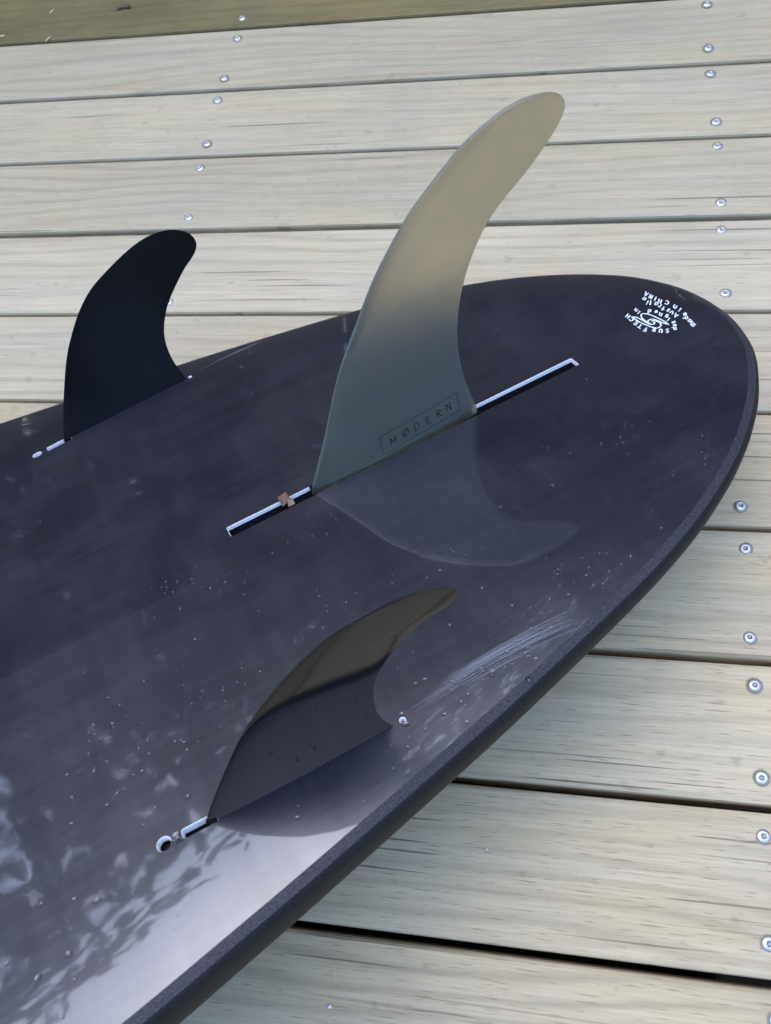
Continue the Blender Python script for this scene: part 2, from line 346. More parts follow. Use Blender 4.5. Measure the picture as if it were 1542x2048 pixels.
# screws: domed stainless heads with a star recess, each in a dark ring painting the countersink's shade
def screw_mesh():
    seg = 24; rings = [(0.0050, 0.00010), (0.0042, 0.00014), (0.0041, 0.0004), (0.0038, 0.0008), (0.0031, 0.00115), (0.0022, 0.00135), (0.00145, 0.00142), (0.00130, 0.0007)]
    v = []; f = []; mi = []
    for i, (r, z) in enumerate(rings):
        for j in range(seg):
            a = 2 * math.pi * j / seg
            rr = r * (1 + (0.14 * math.cos(6 * a) if i >= 6 else 0))
            v.append((rr * math.cos(a), rr * math.sin(a), z))
    for i in range(len(rings) - 1):
        for j in range(seg):
            q = (j + 1) % seg
            f.append((i * seg + j, i * seg + q, (i + 1) * seg + q, (i + 1) * seg + j)); mi.append(1 if i == 0 else (2 if i >= 6 else 0))
    f.append(tuple((len(rings) - 1) * seg + j for j in range(seg))); mi.append(2)
    me = mesh('screw', v, f)
    for p, m in zip(me.polygons, mi): p.material_index = m; p.use_smooth = True
    for m in ('steel', 'sink_shade', 'recess'): me.materials.append(M[m])
    return me
smesh = screw_mesh()
spots = []
seen = {(-1, 'A'): 0}
for x, y in SCREW_A: spots.append((x, y, 'A'))
for x, y in SCREW_B: spots.append((x, y, 'B'))
for col, x in (('A', -0.4568), ('B', 0.0)):
    for k in range(-3, 13):
        for off in (0.016, 0.074):
            y = -PITCH * k - off
            if not any(c == col and abs(sy - y) < 0.018 for _, sy, c in spots): spots.append((x + random.uniform(-.001, .001), y, col))
for x, y, c in spots:
    k = max(kk for kk in range(-14, 24) if gap_line(kk)[0] >= y) if y < gap_line(-14)[0] else -14
    par = plank_of[k]
    o = bpy.data.objects.new('screw', smesh); C.objects.link(o); o.parent = par
    o.location = (x, y - par.location.y, 0.0002); o.rotation_euler = (random.uniform(-.09, .09), random.uniform(-.09, .09), random.uniform(0, 6.28)); o.location.z += random.uniform(-.0003, .0002)

# ------------------------------------------------------------------ surfboard
e1 = Vector((-0.8061064, -0.57917588, 0.12144041)); e2 = Vector((0.58617383, -0.75333112, 0.29814838)); nn_ = Vector((-0.08119551, 0.3115245, 0.94676279))
BO = Vector((-0.11489162, -0.45773929, 0.07339306))
board = empty('surfboard'); tag(board, 'black surfboard lying bottom up on the pale timber deck', 'surfboard')
mw = Matrix((( e1.x, e2.x, nn_.x, BO.x), (e1.y, e2.y, nn_.y, BO.y), (e1.z, e2.z, nn_.z, BO.z), (0, 0, 0, 1)))
board.matrix_world = mw

OUT = [(-.105,0),(-.1035,.018),(-.099,.034),(-.0895,.0545),(-.075,.0735),(-.0536,.0945),(-.02,.119),(.0223,.1405),(.06,.1545),(.0991,.1655),(.1765,.1840),(.264,.2020),(.3165,.2122),(.40,.2265),(.6,.252),(.9,.272),(1.2,.275),(1.5,.258),(1.8,.215),(2.0,.160),(2.12,.100),(2.18,.045),(2.195,0.018),(2.2,0)]
oc = catmull(OUT, 150)
oc[0] = (-.105, 0); oc[-1] = (2.2, 0); oc[:, 1] = np.maximum(oc[:, 1], 0)
dd = np.gradient(oc, axis=0); nr = np.stack([-dd[:, 1], dd[:, 0]], 1); nr /= np.linalg.norm(nr, axis=1)[:, None]
nr[0] = (-1, 0); nr[-1] = (1, 0)
def rocker(s): return -0.085 * max(0.0, s - 0.46) ** 2
def rail_depth(s): return float(np.interp(s, [-.11, -.05, .05, .2, .4, .8, 1.6, 2.2], [.022, .024, .027, .034, .043, .052, .050, .030]))
def thick(s): return float(np.interp(s, [-.11, -.03, .1, .3, .6, 1.1, 1.7, 2.2], [.022, .030, .036, .046, .060, .068, .060, .030]))
BEV, ANG = 0.040, R(7.0)
def bottom_n(d):                       # soft roll-off towards the rail
    x = max(0.0, BEV - d); return -math.tan(ANG) * x * x / (2 * BEV)
u = np.linspace(-1, 1, 41); xj = np.sign(u) * (1 - (1 - np.abs(u)) ** 1.9)
rail_prof = [(0.0010, -0.0002), (0.0046, -0.0018), (0.0064, -0.0038), (0.0070, -0.0075)]   # metres (out, down), then fractions of the depth
def rail_pts(s, w):
    D = rail_depth(s); k = min(1.0, 0.25 + w / 0.05)
    pts = [(a, b) for a, b in rail_prof]
    pts += [(0.0062, -0.0080 - (D - .0080) * .26), (0.0040, -0.0080 - (D - .0080) * .52), (-0.0006, -0.0080 - (D - .0080) * .80), (-0.0060 * k, -D)]
    return pts
rows = []
for (s, w), (ns, nt) in zip(oc, nr):
    z0 = rocker(s); n_edge = bottom_n(0)
    bot = [(s, w * x, z0 + bottom_n(max(0, (w - abs(w * x)) * nt))) for x in xj]
    rp = rail_pts(s, w)
    right = [(s + ns * a, w + nt * a, z0 + n_edge + b) for a, b in rp]
    left = [(s + ns * a, -w - nt * a, z0 + n_edge + b) for a, b in rp]
    D, T = rail_depth(s), thick(s)
    wi = right[-1][1]; si = right[-1][0]
    dk = [(si, wi * x, z0 + n_edge - D - max(0, T - D) * (1 - x * x)) for x in np.linspace(1, -1, 17)[1:-1]]
    rows.append(bot + right + dk + left[::-1])
N = len(rows[0]); nb = len(xj); nrp = len(rp)
V = [p for r_ in rows for p in r_]; F = []; MI = []
for i in range(len(rows) - 1):
    for j in range(N):
        q = (j + 1) % N
        F.append((i * N + j, i * N + q, (i + 1) * N + q, (i + 1) * N + j)); MI.append(0 if j < nb - 1 else (3 if j < nb + 1 or j >= N - 2 else 1))
me = mesh('hull', V, F)
for p, m in zip(me.polygons, MI): p.material_index = m
bm = bmesh.new(); bm.from_mesh(me)
bmesh.ops.remove_doubles(bm, verts=bm.verts, dist=1e-5)
bmesh.ops.dissolve_degenerate(bm, edges=bm.edges, dist=1e-6)
bd = [e for e in bm.edges if e.is_boundary]
if bd: bmesh.ops.holes_fill(bm, edges=bd, sides=0)
bmesh.ops.recalc_face_normals(bm, faces=bm.faces); bm.to_mesh(me); bm.free()
for m in (M['hull'], M['rail'], M['slot_dark'], M['edge']): me.materials.append(m)
hull_tmp = bpy.data.objects.new('hull_tmp', me); C.objects.link(hull_tmp)

# openings of the three fin boxes and the screw holes
def rounded_slot(a, b, half, r, seg=5):
    """outline of a slot from point a to b (2D, s/t), half width, corner radius"""
    a, b = np.array(a), np.array(b); d = (b - a) / np.linalg.norm(b - a); o = np.array([-d[1], d[0]])
    L = np.linalg.norm(b - a); pts = []
    for cx, cy, a0 in ((L - r, half - r, 0), (r, half - r, 90), (r, -half + r, 180), (L - r, -half + r, 270)):
        for k in range(seg + 1):
            t = R(a0 + 90 * k / seg); pts.append(a + d * (cx + r * math.cos(t)) + o * (cy + r * math.sin(t)))
    return np.array(pts)
def densify(P, cuts):
    out = []
    for i, a in enumerate(P):
        b_ = P[(i + 1) % len(P)]; out.append(a)
        for c_ in sorted(cuts, reverse=b_[0] < a[0]):
            if (a[0] - c_) * (b_[0] - c_) < 0: out.append(a + (b_ - a) * (c_ - a[0]) / (b_[0] - a[0]))
    return np.array(out)
LB, RB = np.array(LEFT_FIN_BASE), np.array(RIGHT_FIN_BASE)
def along(B, ds0, ds1):
    d = (B[0] - B[1]) / np.linalg.norm(B[0] - B[1]); return B[0] + d * ds0, B[1] + d * ds1
openings = {
  'center': (densify(rounded_slot((-0.0002, 0), (0.2495, 0), 0.0047, 0.0012), [0.0775, 0.1935]), 0.016, 0.0030),
  'left': (rounded_slot(along(LB, -0.006, 0)[0], along(LB, 0.0125, 0)[0], 0.0026, 0.0013), 0.012, 0.0042),
  'right': (rounded_slot(along(RB, -0.006, 0)[0], along(RB, 0.0112, 0)[0], 0.0026, 0.0013), 0.012, 0.0042),
  'left_hole': (rounded_slot(*(along(LB, 0.0235, 0)[0], along(LB, 0.0165, 0)[0]), 0.0028, 0.0027), 0.010, 0.0058),
  'right_hole': (rounded_slot(*(along(RB, 0.0232, 0)[0], along(RB, 0.0160, 0)[0]), 0.0036, 0.0035), 0.008, 0.0036),
  'left_rear': (rounded_slot(*(along(LB, 0, -0.0018)[1], along(LB, 0, -0.0046)[1]), 0.0015, 0.0013), 0.006, 0.003),
  'right_rear': (rounded_slot(*(along(RB, 0, -0.0036)[1], along(RB, 0, -0.0068)[1]), 0.0017, 0.0015), 0.006, 0.003),
}
cv, cf = [], []
for pts, dep, lip in openings.values():
    b0 = len(cv); n = len(pts)
    cv += [(x, y, 0.01) for x, y in pts] + [(x, y, -dep) for x, y in pts]
    cf += [(b0 + j, b0 + n + j, b0 + n + (j + 1) % n, b0 + (j + 1) % n) for j in range(n)]
    cf += [tuple(b0 + j for j in range(n)), tuple(b0 + n + j for j in range(n - 1, -1, -1))]
cme = mesh('cut', cv, cf)
bm = bmesh.new(); bm.from_mesh(cme); bmesh.ops.recalc_face_normals(bm, faces=bm.faces); bm.to_mesh(cme); bm.free()
for m in (M['hull'], M['rail'], M['slot_dark'], M['edge']): cme.materials.append(m)
for p in cme.polygons: p.material_index = 2
cut = bpy.data.objects.new('cut', cme); C.objects.link(cut)
bo = hull_tmp.modifiers.new('b', 'BOOLEAN'); bo.object = cut; bo.operation = 'DIFFERENCE'; bo.solver = 'EXACT'
dg = bpy.context.evaluated_depsgraph_get(); dg.update()
hm = bpy.data.meshes.new_from_object(hull_tmp.evaluated_get(dg))
bpy.data.objects.remove(hull_tmp); bpy.data.objects.remove(cut)
def submesh(name, src, mis, mats):
    bm = bmesh.new(); bm.from_mesh(src)
    bmesh.ops.delete(bm, geom=[f for f in bm.faces if f.material_index not in mis], context='FACES')
    for f in bm.faces: f.material_index = mis.index(f.material_index); f.smooth = True
    me = bm_mesh(name, bm)
    return link(name, me, mats, board)
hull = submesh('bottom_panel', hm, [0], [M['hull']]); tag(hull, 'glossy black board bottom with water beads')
rail = submesh('rail', hm, [1], [M['rail']]); tag(rail, 'matt black rail and underside')
tag(submesh('edge_band', hm, [3], [M['edge']]), 'speckled dark grey edge band round the bottom')
def cavity(key, parent):
    lo, hi = openings[key][0].min(0) - 4e-4, openings[key][0].max(0) + 4e-4
    bm = bmesh.new(); bm.from_mesh(hm)
    def inside(f):
        c_ = f.calc_center_median(); return f.material_index == 2 and lo[0] < c_.x < hi[0] and lo[1] < c_.y < hi[1]
    bmesh.ops.delete(bm, geom=[f for f in bm.faces if not inside(f)], context='FACES')
    for f in bm.faces: f.material_index = 0
    return link('cavity', bm_mesh('cavity', bm), M['slot_dark'], parent)
for p in hull.data.polygons: p.use_smooth = True

# white lips of the fin boxes
def lip_ring(name, key, parent, mat, keep=None):
    pts, dep, lip = openings[key]; n = len(pts); c = pts.mean(0)
    d = np.roll(pts, -1, 0) - np.roll(pts, 1, 0); nrm = np.stack([d[:, 1], -d[:, 0]], 1); nrm /= np.linalg.norm(nrm, axis=1)[:, None]
    inn = pts - nrm * 0.0003; inn2 = pts - nrm * 0.0006
    v = [(x, y, -0.0004) for x, y in pts] + [(x, y, -0.0005) for x, y in inn] + [(x, y, -lip + random.uniform(-.0002, .0002)) for x, y in inn2] + [(x, y, -lip - .0002) for x, y in pts]
    f = []
    for r_ in range(3):
        f += [(r_ * n + j, r_ * n + (j + 1) % n, (r_ + 1) * n + (j + 1) % n, (r_ + 1) * n + j) for j in range(n) if keep is None or keep((pts[j][0] + pts[(j + 1) % n][0]) / 2)]
    me = mesh(name, v, f); bm = bmesh.new(); bm.from_mesh(me); bmesh.ops.delete(bm, geom=[q for q in bm.verts if not q.link_faces], context='VERTS'); bm.to_mesh(me); bm.free()
    return link(name, me, mat, parent)
cb = tag(cavity('center', board), 'long dark centre fin slot with white lips'); cb.name = 'fin_box'
lip_ring('slot_lip', 'center', cb, M['white_plastic'], lambda x: x < 0.0775); lip_ring('slot_lip', 'center', cb, M['white_plastic'], lambda x: x > 0.1935)
for sd_ in ('left', 'right'):
    fb = lip_ring('side_fin_box', sd_, board, M['white_plastic'])
    cavity(sd_, fb); cavity(sd_ + '_hole', fb); cavity(sd_ + '_rear', fb)
    lip_ring('screw_hole', sd_ + '_hole', fb, M['white_plastic']); lip_ring('screw_hole', sd_ + '_rear', fb, M['white_plastic'])
# fins
class Fin:
    def __init__(s, outline, base_front, base_rear, cant, T0, out_side, sym):
        P = catmull(outline, 240)
        for _ in range(22): P[1:-1] = .25 * P[:-2] + .5 * P[1:-1] + .25 * P[2:]
        i = P[:, 1].argmax(); s.H = P[i, 1]
        s.la, s.lh = P[:i + 1, 0], np.maximum.accumulate(P[:i + 1, 1]); tr = P[i:][::-1]
        s.ta, s.th = tr[:, 0], np.maximum.accumulate(tr[:, 1])
        A, B = np.array([*base_front, 0.]), np.array([*base_rear, 0.])
        s.o = B; s.b = (A - B) / np.linalg.norm(A - B)
        s.m = np.array([0, math.sin(cant) * out_side, math.cos(cant)])
        q = np.cross(s.m, s.b); q /= np.linalg.norm(q); s.q = q * (1 if q[1] * out_side > 0 else -1)
        s.T0, s.sym = T0, sym
    def T(s, h): return s.T0 * (1 - 0.72 * min(1, max(0, h / s.H)) ** 0.9)
    def foil(s, u): return 2.6 * (0.2969 * math.sqrt(max(u, 0)) - 0.126 * u - 0.3516 * u * u + 0.2843 * u ** 3 - 0.0936 * u ** 4) * 2.0 * 1.7 + 0.12 * (1 - (2 * u - 1) ** 8)
    def ends(s, h): return float(np.interp(h, s.lh, s.la)), float(np.interp(h, s.th, s.ta))
    def half(s, a, h):
        l, t = s.ends(h); u = min(1, max(0, (l - a) / max(1e-6, l - t)))
        return s.T(h) * s.foil(u) * min(1, (l - t) / .02) * .5
    def pos(s, a, h, off): return s.o + s.b * a + s.m * h + s.q * off
    def build(s, name, mat, parent):
        nh, nu = 56, 26
        x = np.linspace(0, 1, nh); hs_ = -0.0025 + (s.H * 0.9995 + 0.0025) * (1 - (1 - x) ** 1.8)
        us = .5 - .5 * np.cos(np.linspace(0, math.pi, nu))
        v, f = [], []
        for h in hs_:
            l, t = s.ends(max(0, h))
            ring = []
            for u in us: a = l + (t - l) * u; ring.append(s.pos(a, h, s.half(a, max(h, 0))))
            for u in us[::-1][1:-1]:
                a = l + (t - l) * u; ring.append(s.pos(a, h, -s.half(a, max(h, 0)) * (1 if s.sym else 0.12)))
            v += ring
        n = 2 * nu - 2
        for i in range(nh - 1):
            f += [(i * n + j, i * n + (j + 1) % n, (i + 1) * n + (j + 1) % n, (i + 1) * n + j) for j in range(n)]
        f += [tuple(range(n)), tuple((nh - 1) * n + j for j in range(n - 1, -1, -1))]
        me = mesh(name, v, f)
        bm = bmesh.new(); bm.from_mesh(me); bmesh.ops.remove_doubles(bm, verts=bm.verts, dist=1e-5); bmesh.ops.recalc_face_normals(bm, faces=bm.faces); bm.to_mesh(me); bm.free()
        return link(name, me, mat, parent, True)
cfin = Fin(CENTER_FIN, (0.25, 0), (0, 0), 0.0, 0.0078, 1, True)
cf_o = cfin.build('center_fin', M['smoke'], board); tag(cf_o, 'tall swept smoky translucent centre fin')
lfin = Fin(LEFT_FIN, LB[0], LB[1], R(8), 0.0036, -1, False)
tag(lfin.build('side_fin', M['black_satin'], board), 'black side fin standing against the pale deck')
rfin = Fin(RIGHT_FIN, RB[0], RB[1], R(8), 0.0036, 1, False)
tag(rfin.build('side_fin', M['black_fin'], board), 'black side fin reflecting the deck, nearest the camera')

# strokes -> flat ribbons laid on a surface
def ribbons(name, strokes, width, place, mat, parent, taper=False):
    """strokes: list of 2D polylines; place(p2) -> 3D"""
    v, f = [], []
    for st_ in strokes:
        P = np.array(st_, float)
        if len(P) < 2: continue
        d = np.gradient(P, axis=0); d /= np.maximum(1e-9, np.linalg.norm(d, axis=1))[:, None]; o = np.stack([-d[:, 1], d[:, 0]], 1)
        P[0] -= d[0] * width * .35; P[-1] += d[-1] * width * .35
        b0 = len(v)
        for i, (p_, q_) in enumerate(zip(P, o)):
            w = width * .5 * (1.0 if not taper else max(.15, math.sin(math.pi * (i + .5) / len(P))))
            v.append(place(p_ + q_ * w)); v.append(place(p_ - q_ * w))
        for i in range(len(P) - 1): f.append((b0 + 2 * i, b0 + 2 * i + 1, b0 + 2 * i + 3, b0 + 2 * i + 2))
    return link(name, mesh(name, v, f), mat, parent)
def dense(pts, n): return catmull(pts, n) if len(pts) > 2 else np.linspace(pts[0], pts[-1], n)
def arc(cx, cy, r, a0, a1, n=9, ry=None): return [(cx + r * math.cos(R(a0 + (a1 - a0) * k / (n - 1))), cy + (ry or r) * math.sin(R(a0 + (a1 - a0) * k / (n - 1)))) for k in range(n)]
GL = {   # hand-drawn letters in a box from -1 to 1
 'm': [[(-.9, -1), (-.8, .5)], [(-.8, .2), (-.4, .6), (-.1, .3), (-.1, -1)], [(-.1, .2), (.4, .6), (.8, .3), (.9, -1)]],
 'a': [arc(-.1, -.35, .6, 20, 340), [(.5, .4), (.5, -.9)]],
 'd': [arc(-.1, -.35, .6, 20, 340), [(.55, 1.1), (.5, -.9)]],
 'e': [[(-.6, -.3), (.6, -.2)] , arc(0, -.3, .62, 8, 310)],
 'i': [[(0, .3), (0, -.9)], [(0, .85), (.08, 1.0)]],
 'n': [[(-.6, .5), (-.6, -.9)], [(-.6, .1), (-.1, .5), (.5, .2), (.6, -.9)]],
 'C': [arc(.1, 0, .85, 50, 310)], 'H': [[(-.6, .9), (-.6, -.9)], [(.6, .9), (.6, -.9)], [(-.6, 0), (.6, .05)]],
 'I': [[(0, .9), (0, -.9)]], 'N': [[(-.6, -.9), (-.6, .9)], [(-.6, .9), (.6, -.9)], [(.6, -.9), (.6, .9)]],
 'A': [[(-.7, -.9), (0, .95)], [(0, .95), (.7, -.9)], [(-.4, -.2), (.4, -.2)]],
 'u': [[(-.6, .5), (-.55, -.4), (0, -.9), (.5, -.4), (.6, .5)]], 's': [[(.5, .4), (0, .6), (-.45, .25), (.35, -.35), (.1, -.85), (-.5, -.7)]],
 't': [[(0, 1), (0, -.9)], [(-.6, .4), (.6, .45)]], 'r': [[(-.4, .5), (-.4, -.9)], [(-.4, .1), (0, .5), (.5, .4)]], 'l': [[(0, 1.1), (0, -.9)]],
 'g': [arc(-.1, 0, .5, 20, 340), [(.45, .5), (.45, -.8), (.1, -1.2), (-.4, -1.0)]],
 'S': [[(.6, .7), (0, .95), (-.6, .5), (.5, -.35), (.2, -.9), (-.6, -.7)]], 'U': [[(-.6, .9), (-.55, -.4), (0, -.9), (.55, -.4), (.6, .9)]],
 'R': [[(-.5, -.9), (-.5, .9)], [(-.5, .9), (.4, .8), (.5, .35), (-.4, 0)], [(-.4, 0), (.6, -.9)]],
 'F': [[(-.5, -.9), (-.5, .9)], [(-.5, .9), (.6, .9)], [(-.5, .05), (.3, .05)]], 'T': [[(0, -.9), (0, .9)], [(-.7, .9), (.7, .9)]],
 'E': [[(.6, .9), (-.5, .9)], [(-.5, .9), (-.5, -.9)], [(-.5, -.9), (.6, -.9)], [(-.5, 0), (.4, 0)]],
 'M': [[(-.8, -.9), (-.8, .9)], [(-.8, .9), (0, -.5)], [(0, -.5), (.8, .9)], [(.8, .9), (.8, -.9)]],
 'O': [arc(0, 0, .9, 0, 360, 17), [(-.8, -1.1), (.8, 1.1)]],
 'D': [[(-.6, -.9), (-.6, .9)], [(-.6, .9), (.1, .85), (.7, .3), (.7, -.3), (.1, -.85), (-.6, -.9)]],
}
def letters(spec, n=6, k=1.0):
    out = []
    for ch, ox, oy, rx, ry, ux, uy in spec:
        for st_ in GL[ch]:
            pts = [(ox + (x * rx + y * ux) * k, oy + (x * ry + y * uy) * k) for x, y in st_]
            out.append(dense(pts, max(n, len(pts))))
    return out
board_top = lambda p_: (p_[0], p_[1], 0.00018)
prn = ribbons('printed_badge', [dense(s_, 40) for s_ in EMBLEM], 0.00095, board_top, M['white_ink'], board)
tag(prn, 'white hand drawn swirl badge with curved lettering near the tail')
ribbons('lettering', letters(INK), 0.00088, lambda p_: (p_[0], p_[1], 0.00022), M['white_ink'], prn)
def fin_place(p_): return tuple(cfin.pos(p_[0], p_[1], cfin.half(p_[0], p_[1]) + 0.00012))
lt = ribbons('lettering', letters(FIN_LETTERS, 8, 0.92), 0.00062, fin_place, M['black_ink'], cf_o)
fr_ = [np.linspace(FIN_FRAME[i], FIN_FRAME[(i + 1) % 4], 24) for i in range(4)]
ribbons('lettering_border', fr_, 0.00034, fin_place, M['black_ink'], cf_o)

# pale scratches swept back from the fins
t = NT('scratched_gloss'); t.set(Base_Color=(0.42, 0.42, 0.46, 1), Roughness=0.5, Alpha=0.24)
M['scratch'] = t.m
scr = []
for k in range(26):
    w0 = rng.uniform(-1, 1); a0 = rng.uniform(0, .45); a1 = rng.uniform(a0 + .25, 1.0)
    path = catmull([(0.2195, 0.1674), (0.190, 0.1652), (0.160, 0.1645), (0.130, 0.1660), (0.108, 0.1700)], 60)
    i0, i1 = int(a0 * 59), max(int(a0 * 59) + 6, int(a1 * 59)); seg = path[i0:i1].copy()
    seg[:, 1] += w0 * 0.0060 * np.linspace(.75 + .2 * a0, .75 + .35 * a1, len(seg)); scr.append(seg)
for k in range(5):
    seg = catmull([(0.199 - .003 * k, 0.1612 + .0006 * k), (0.160, 0.1600 + .0008 * k), (0.109 + .004 * k, 0.1605 + .0012 * k)], 30); scr.append(seg)
for k in range(7):
    seg = catmull([(0.214 - .006 * k, -0.1735 - .0008 * k), (0.193 - .004 * k, -0.1768 - .0006 * (k % 3)), (0.172 - .003 * k, -0.1765 - .0007 * (k % 4))], 20); scr.append(seg)
so = ribbons('scratch_marks', scr, 0.00042, lambda p_: (p_[0], p_[1], 0.00012 + bottom_n(max(0, (np.interp(p_[0], oc[:, 0], oc[:, 1]) - abs(p_[1])) * .95))), M['scratch'], board, taper=True)
tag(so, 'pale fine scratches behind the side fins', kind='stuff')

# water beads
def bead_mesh():
    v, f = [], []
    def bead(s, t_, r, sq):
        w = np.interp(s, oc[:, 0], oc[:, 1]); z = bottom_n(max(0, (w - abs(t_)) * .95)) - 0.00002
        b0 = len(v); n = 10; st_ = rng.uniform(.8, 1.25); an = rng.uniform(0, 3.14)
        for k, (rr, hh) in enumerate(((1, 0), (.9, .35), (.6, .75), (.25, .96))):
            for j in range(n):
                a = 2 * math.pi * j / n; x, y = rr * r * st_ * math.cos(a), rr * r / st_ * math.sin(a)
                v.append((s + x * math.cos(an) - y * math.sin(an), t_ + x * math.sin(an) + y * math.cos(an), z + hh * r * sq))
        v.append((s, t_, z + r * sq))
        for k in range(3): f.extend((b0 + k * n + j, b0 + k * n + (j + 1) % n, b0 + (k + 1) * n + (j + 1) % n, b0 + (k + 1) * n + j) for j in range(n))
        f.extend((b0 + 3 * n + j, b0 + 3 * n + (j + 1) % n, b0 + 4 * n) for j in range(n))
    cent = [(rng.uniform(.0, .36), rng.uniform(.0, .19)) for _ in range(46)]
    cnt = 0
    while cnt < 560:
        if rng.random() < .6: c_ = cent[rng.integers(len(cent))]; s, t_ = c_[0] + rng.normal(0, .010), c_[1] + rng.normal(0, .008)
        else: s, t_ = rng.uniform(-.09, .43), rng.uniform(-.16, .21)
        if t_ < -.02 and rng.random() < .8: continue
        w = np.interp(s, oc[:, 0], oc[:, 1])
        if abs(t_) > w - .006 or abs(t_) < .0075: continue
        if any(min(B[:, 0]) - .012 < s < max(B[:, 0]) + .03 and abs(t_ - B[:, 1].mean()) < .009 for B in (LB, RB)): continue
        bead(s, t_, float(np.clip(rng.lognormal(-7.42, .42), .00028, .0012)), rng.uniform(.45, .7)); cnt += 1
    for s, t_, r in ((.1715, .1700, .0021), (.1752, .1655, .0012), (.1585, .1815, .0019), (.1900, .1642, .0013), (.150, .1745, .0012), (.1335, .1640, .0010), (.2006, .1555, .0011), (.195, .185, .001),
                     (.345, .090, .0016), (.372, .118, .0013), (.3595, .110, .0012), (.388, .187, .0015), (.372, .172, .0014), (.381, .166, .0013), (.395, .160, .0012), (.352, .128, .0012), (.402, .1895, .0016)):
        bead(s, t_, r, .36)
    for ds_, r, dt in ((.0136, .0026, .0), (.0150, .0016, .0022), (.0122, .0018, .0016)):
        q_ = along(RB, ds_, 0)[0]; bead(q_[0], q_[1] + dt, r, .45)
    q_ = along(RB, 0, -.0052)[1]; bead(q_[0], q_[1] + .0022, .0019, .5); bead(q_[0] - .001, q_[1] - .003, .0013, .6)
    me = mesh('water_beads', v, f)
    for p in me.polygons: p.use_smooth = True
    return me
wb = link('water_beads', bead_mesh(), M['water']); wb.matrix_world = mw
tag(wb, 'tiny clear water beads scattered over the black board bottom', 'water', kind='stuff')

# ------------------------------------------------------------------ debris
def flake(name, pts, th, mat, loc, rot, curl=0.0):
    """a curled leaf scrap: closed outline, bent and given thickness"""
    P = catmull(pts + [pts[0]], 15)[:-1]; c = P.mean(0); v, f = [], []
    for z in (0, th):
        for k in (1.0, .55): v += [(c[0] + (x - c[0]) * k, c[1] + (y - c[1]) * k, z + curl * (((x - c[0]) * k) ** 2) + rng.normal(0, th * .15)) for x, y in P]
        v.append((c[0], c[1], z))
    n = len(P); q = 2 * n + 1
    for b, s_ in ((0, -1), (q, 1)):
        ring = [(b + j, b + (j + 1) % n, b + n + (j + 1) % n, b + n + j) for j in range(n)] + [(b + n + j, b + n + (j + 1) % n, b + 2 * n) for j in range(n)]
        f += [t_ if s_ > 0 else t_[::-1] for t_ in ring]
    f += [(j, (j + 1) % n, q + (j + 1) % n, q + j) for j in range(n)]
    o = link(name, mesh(name, v, f), mat); o.location = loc; o.rotation_euler = rot
    return o
lp = mw @ Vector((0.2105, -0.0018, -0.0030))
dl = empty('dried_leaf', lp); tag(dl, 'curled brown scrap of dead leaf stuck in the white centre fin slot', 'leaf')
def leafpart(v, f, m, nm):
    o = link(nm, mesh(nm, v, f), m, dl); return o
bq = mw.to_3x3()
def L(s, t_, n): return bq @ Vector((s, t_, n))
def sheet(nm, m, corners, nu=6, nv=4, bend=0.001):
    a, b, c_, d = [Vector(x) for x in corners]; v, f = [], []
    nrm = (b - a).cross(d - a).normalized()
    for lay in (0, 1):
        for i in range(nu):
            for j in range(nv):
                x, y = i / (nu - 1), j / (nv - 1)
                p_ = (a * (1 - x) + b * x) * (1 - y) + (d * (1 - x) + c_ * x) * y
                v.append(p_ + nrm * (bend * math.sin(x * 3.1) + rng.normal(0, .00012) + lay * .0003))
    k = nu * nv
    for lay in (0, 1):
        for i in range(nu - 1):
            for j in range(nv - 1):
                q_ = (lay * k + i * nv + j, lay * k + (i + 1) * nv + j, lay * k + (i + 1) * nv + j + 1, lay * k + i * nv + j + 1); f.append(q_ if lay else q_[::-1])
    rim = [i * nv for i in range(nu)] + [(nu - 1) * nv + j for j in range(1, nv)] + [i * nv + nv - 1 for i in range(nu - 2, -1, -1)] + [j for j in range(nv - 2, 0, -1)]
    for q_ in range(len(rim)): a_, b_ = rim[q_], rim[(q_ + 1) % len(rim)]; f.append((a_, b_, b_ + k, a_ + k))
    return leafpart(v, f, m, nm)
sheet('leaf_blade', M['leaf_brown'], [L(.0035, -.0034, .0060), L(-.0025, -.0040, .0068), L(-.0030, .0020, .0050), L(.0030, .0018, .0020)])
sheet('leaf_fold', M['leaf_tan'], [L(-.0008, .0012, .0055), L(-.0040, .0016, .0050), L(-.0042, .0052, .0030), L(.0002, .0050, .0026)], bend=.0006)

A = flake('leaf_scrap', [(0, .0005), (.008, .002), (.014, .0005), (.017, .003), (.013, .0055), (.006, .0045), (.001, .004)], .0005, M['leaf_red'], (-.602, .0400, .0012), (.1, -.05, .1), 12.0)
tag(A, 'small dark red dead leaf scrap on the damp olive plank', 'leaf')
def straw(label, x, y, ang, ln, r=.0008, m='straw'):
    v, f = [], []; n = 6; seg = 6
    for i in range(seg):
        u_ = i / (seg - 1); rr = r * (0.5 + math.sin(math.pi * min(.98, max(.02, u_)))) * .8
        for j in range(n): a = 2 * math.pi * j / n; v.append(((u_ - .5) * ln, rr * math.cos(a) + .0006 * math.sin(3 * u_), r + rr * .8 * math.sin(a)))
    for i in range(seg - 1): f += [(i * n + j, i * n + (j + 1) % n, (i + 1) * n + (j + 1) % n, (i + 1) * n + j) for j in range(n)]
    f += [tuple(range(n - 1, -1, -1)), tuple((seg - 1) * n + j for j in range(n))]
    o = link('grass_seed', mesh('grass_seed', v, f), M[m]); o.location = (x, y, .0003); o.rotation_euler = (0, 0, R(ang))
    tag(o, label, 'seed', 'straw seeds on the far planks')
straw('yellow straw seed lying mid-plank, left of the dead leaf scrap', -.6801, .0467, 66, .008)
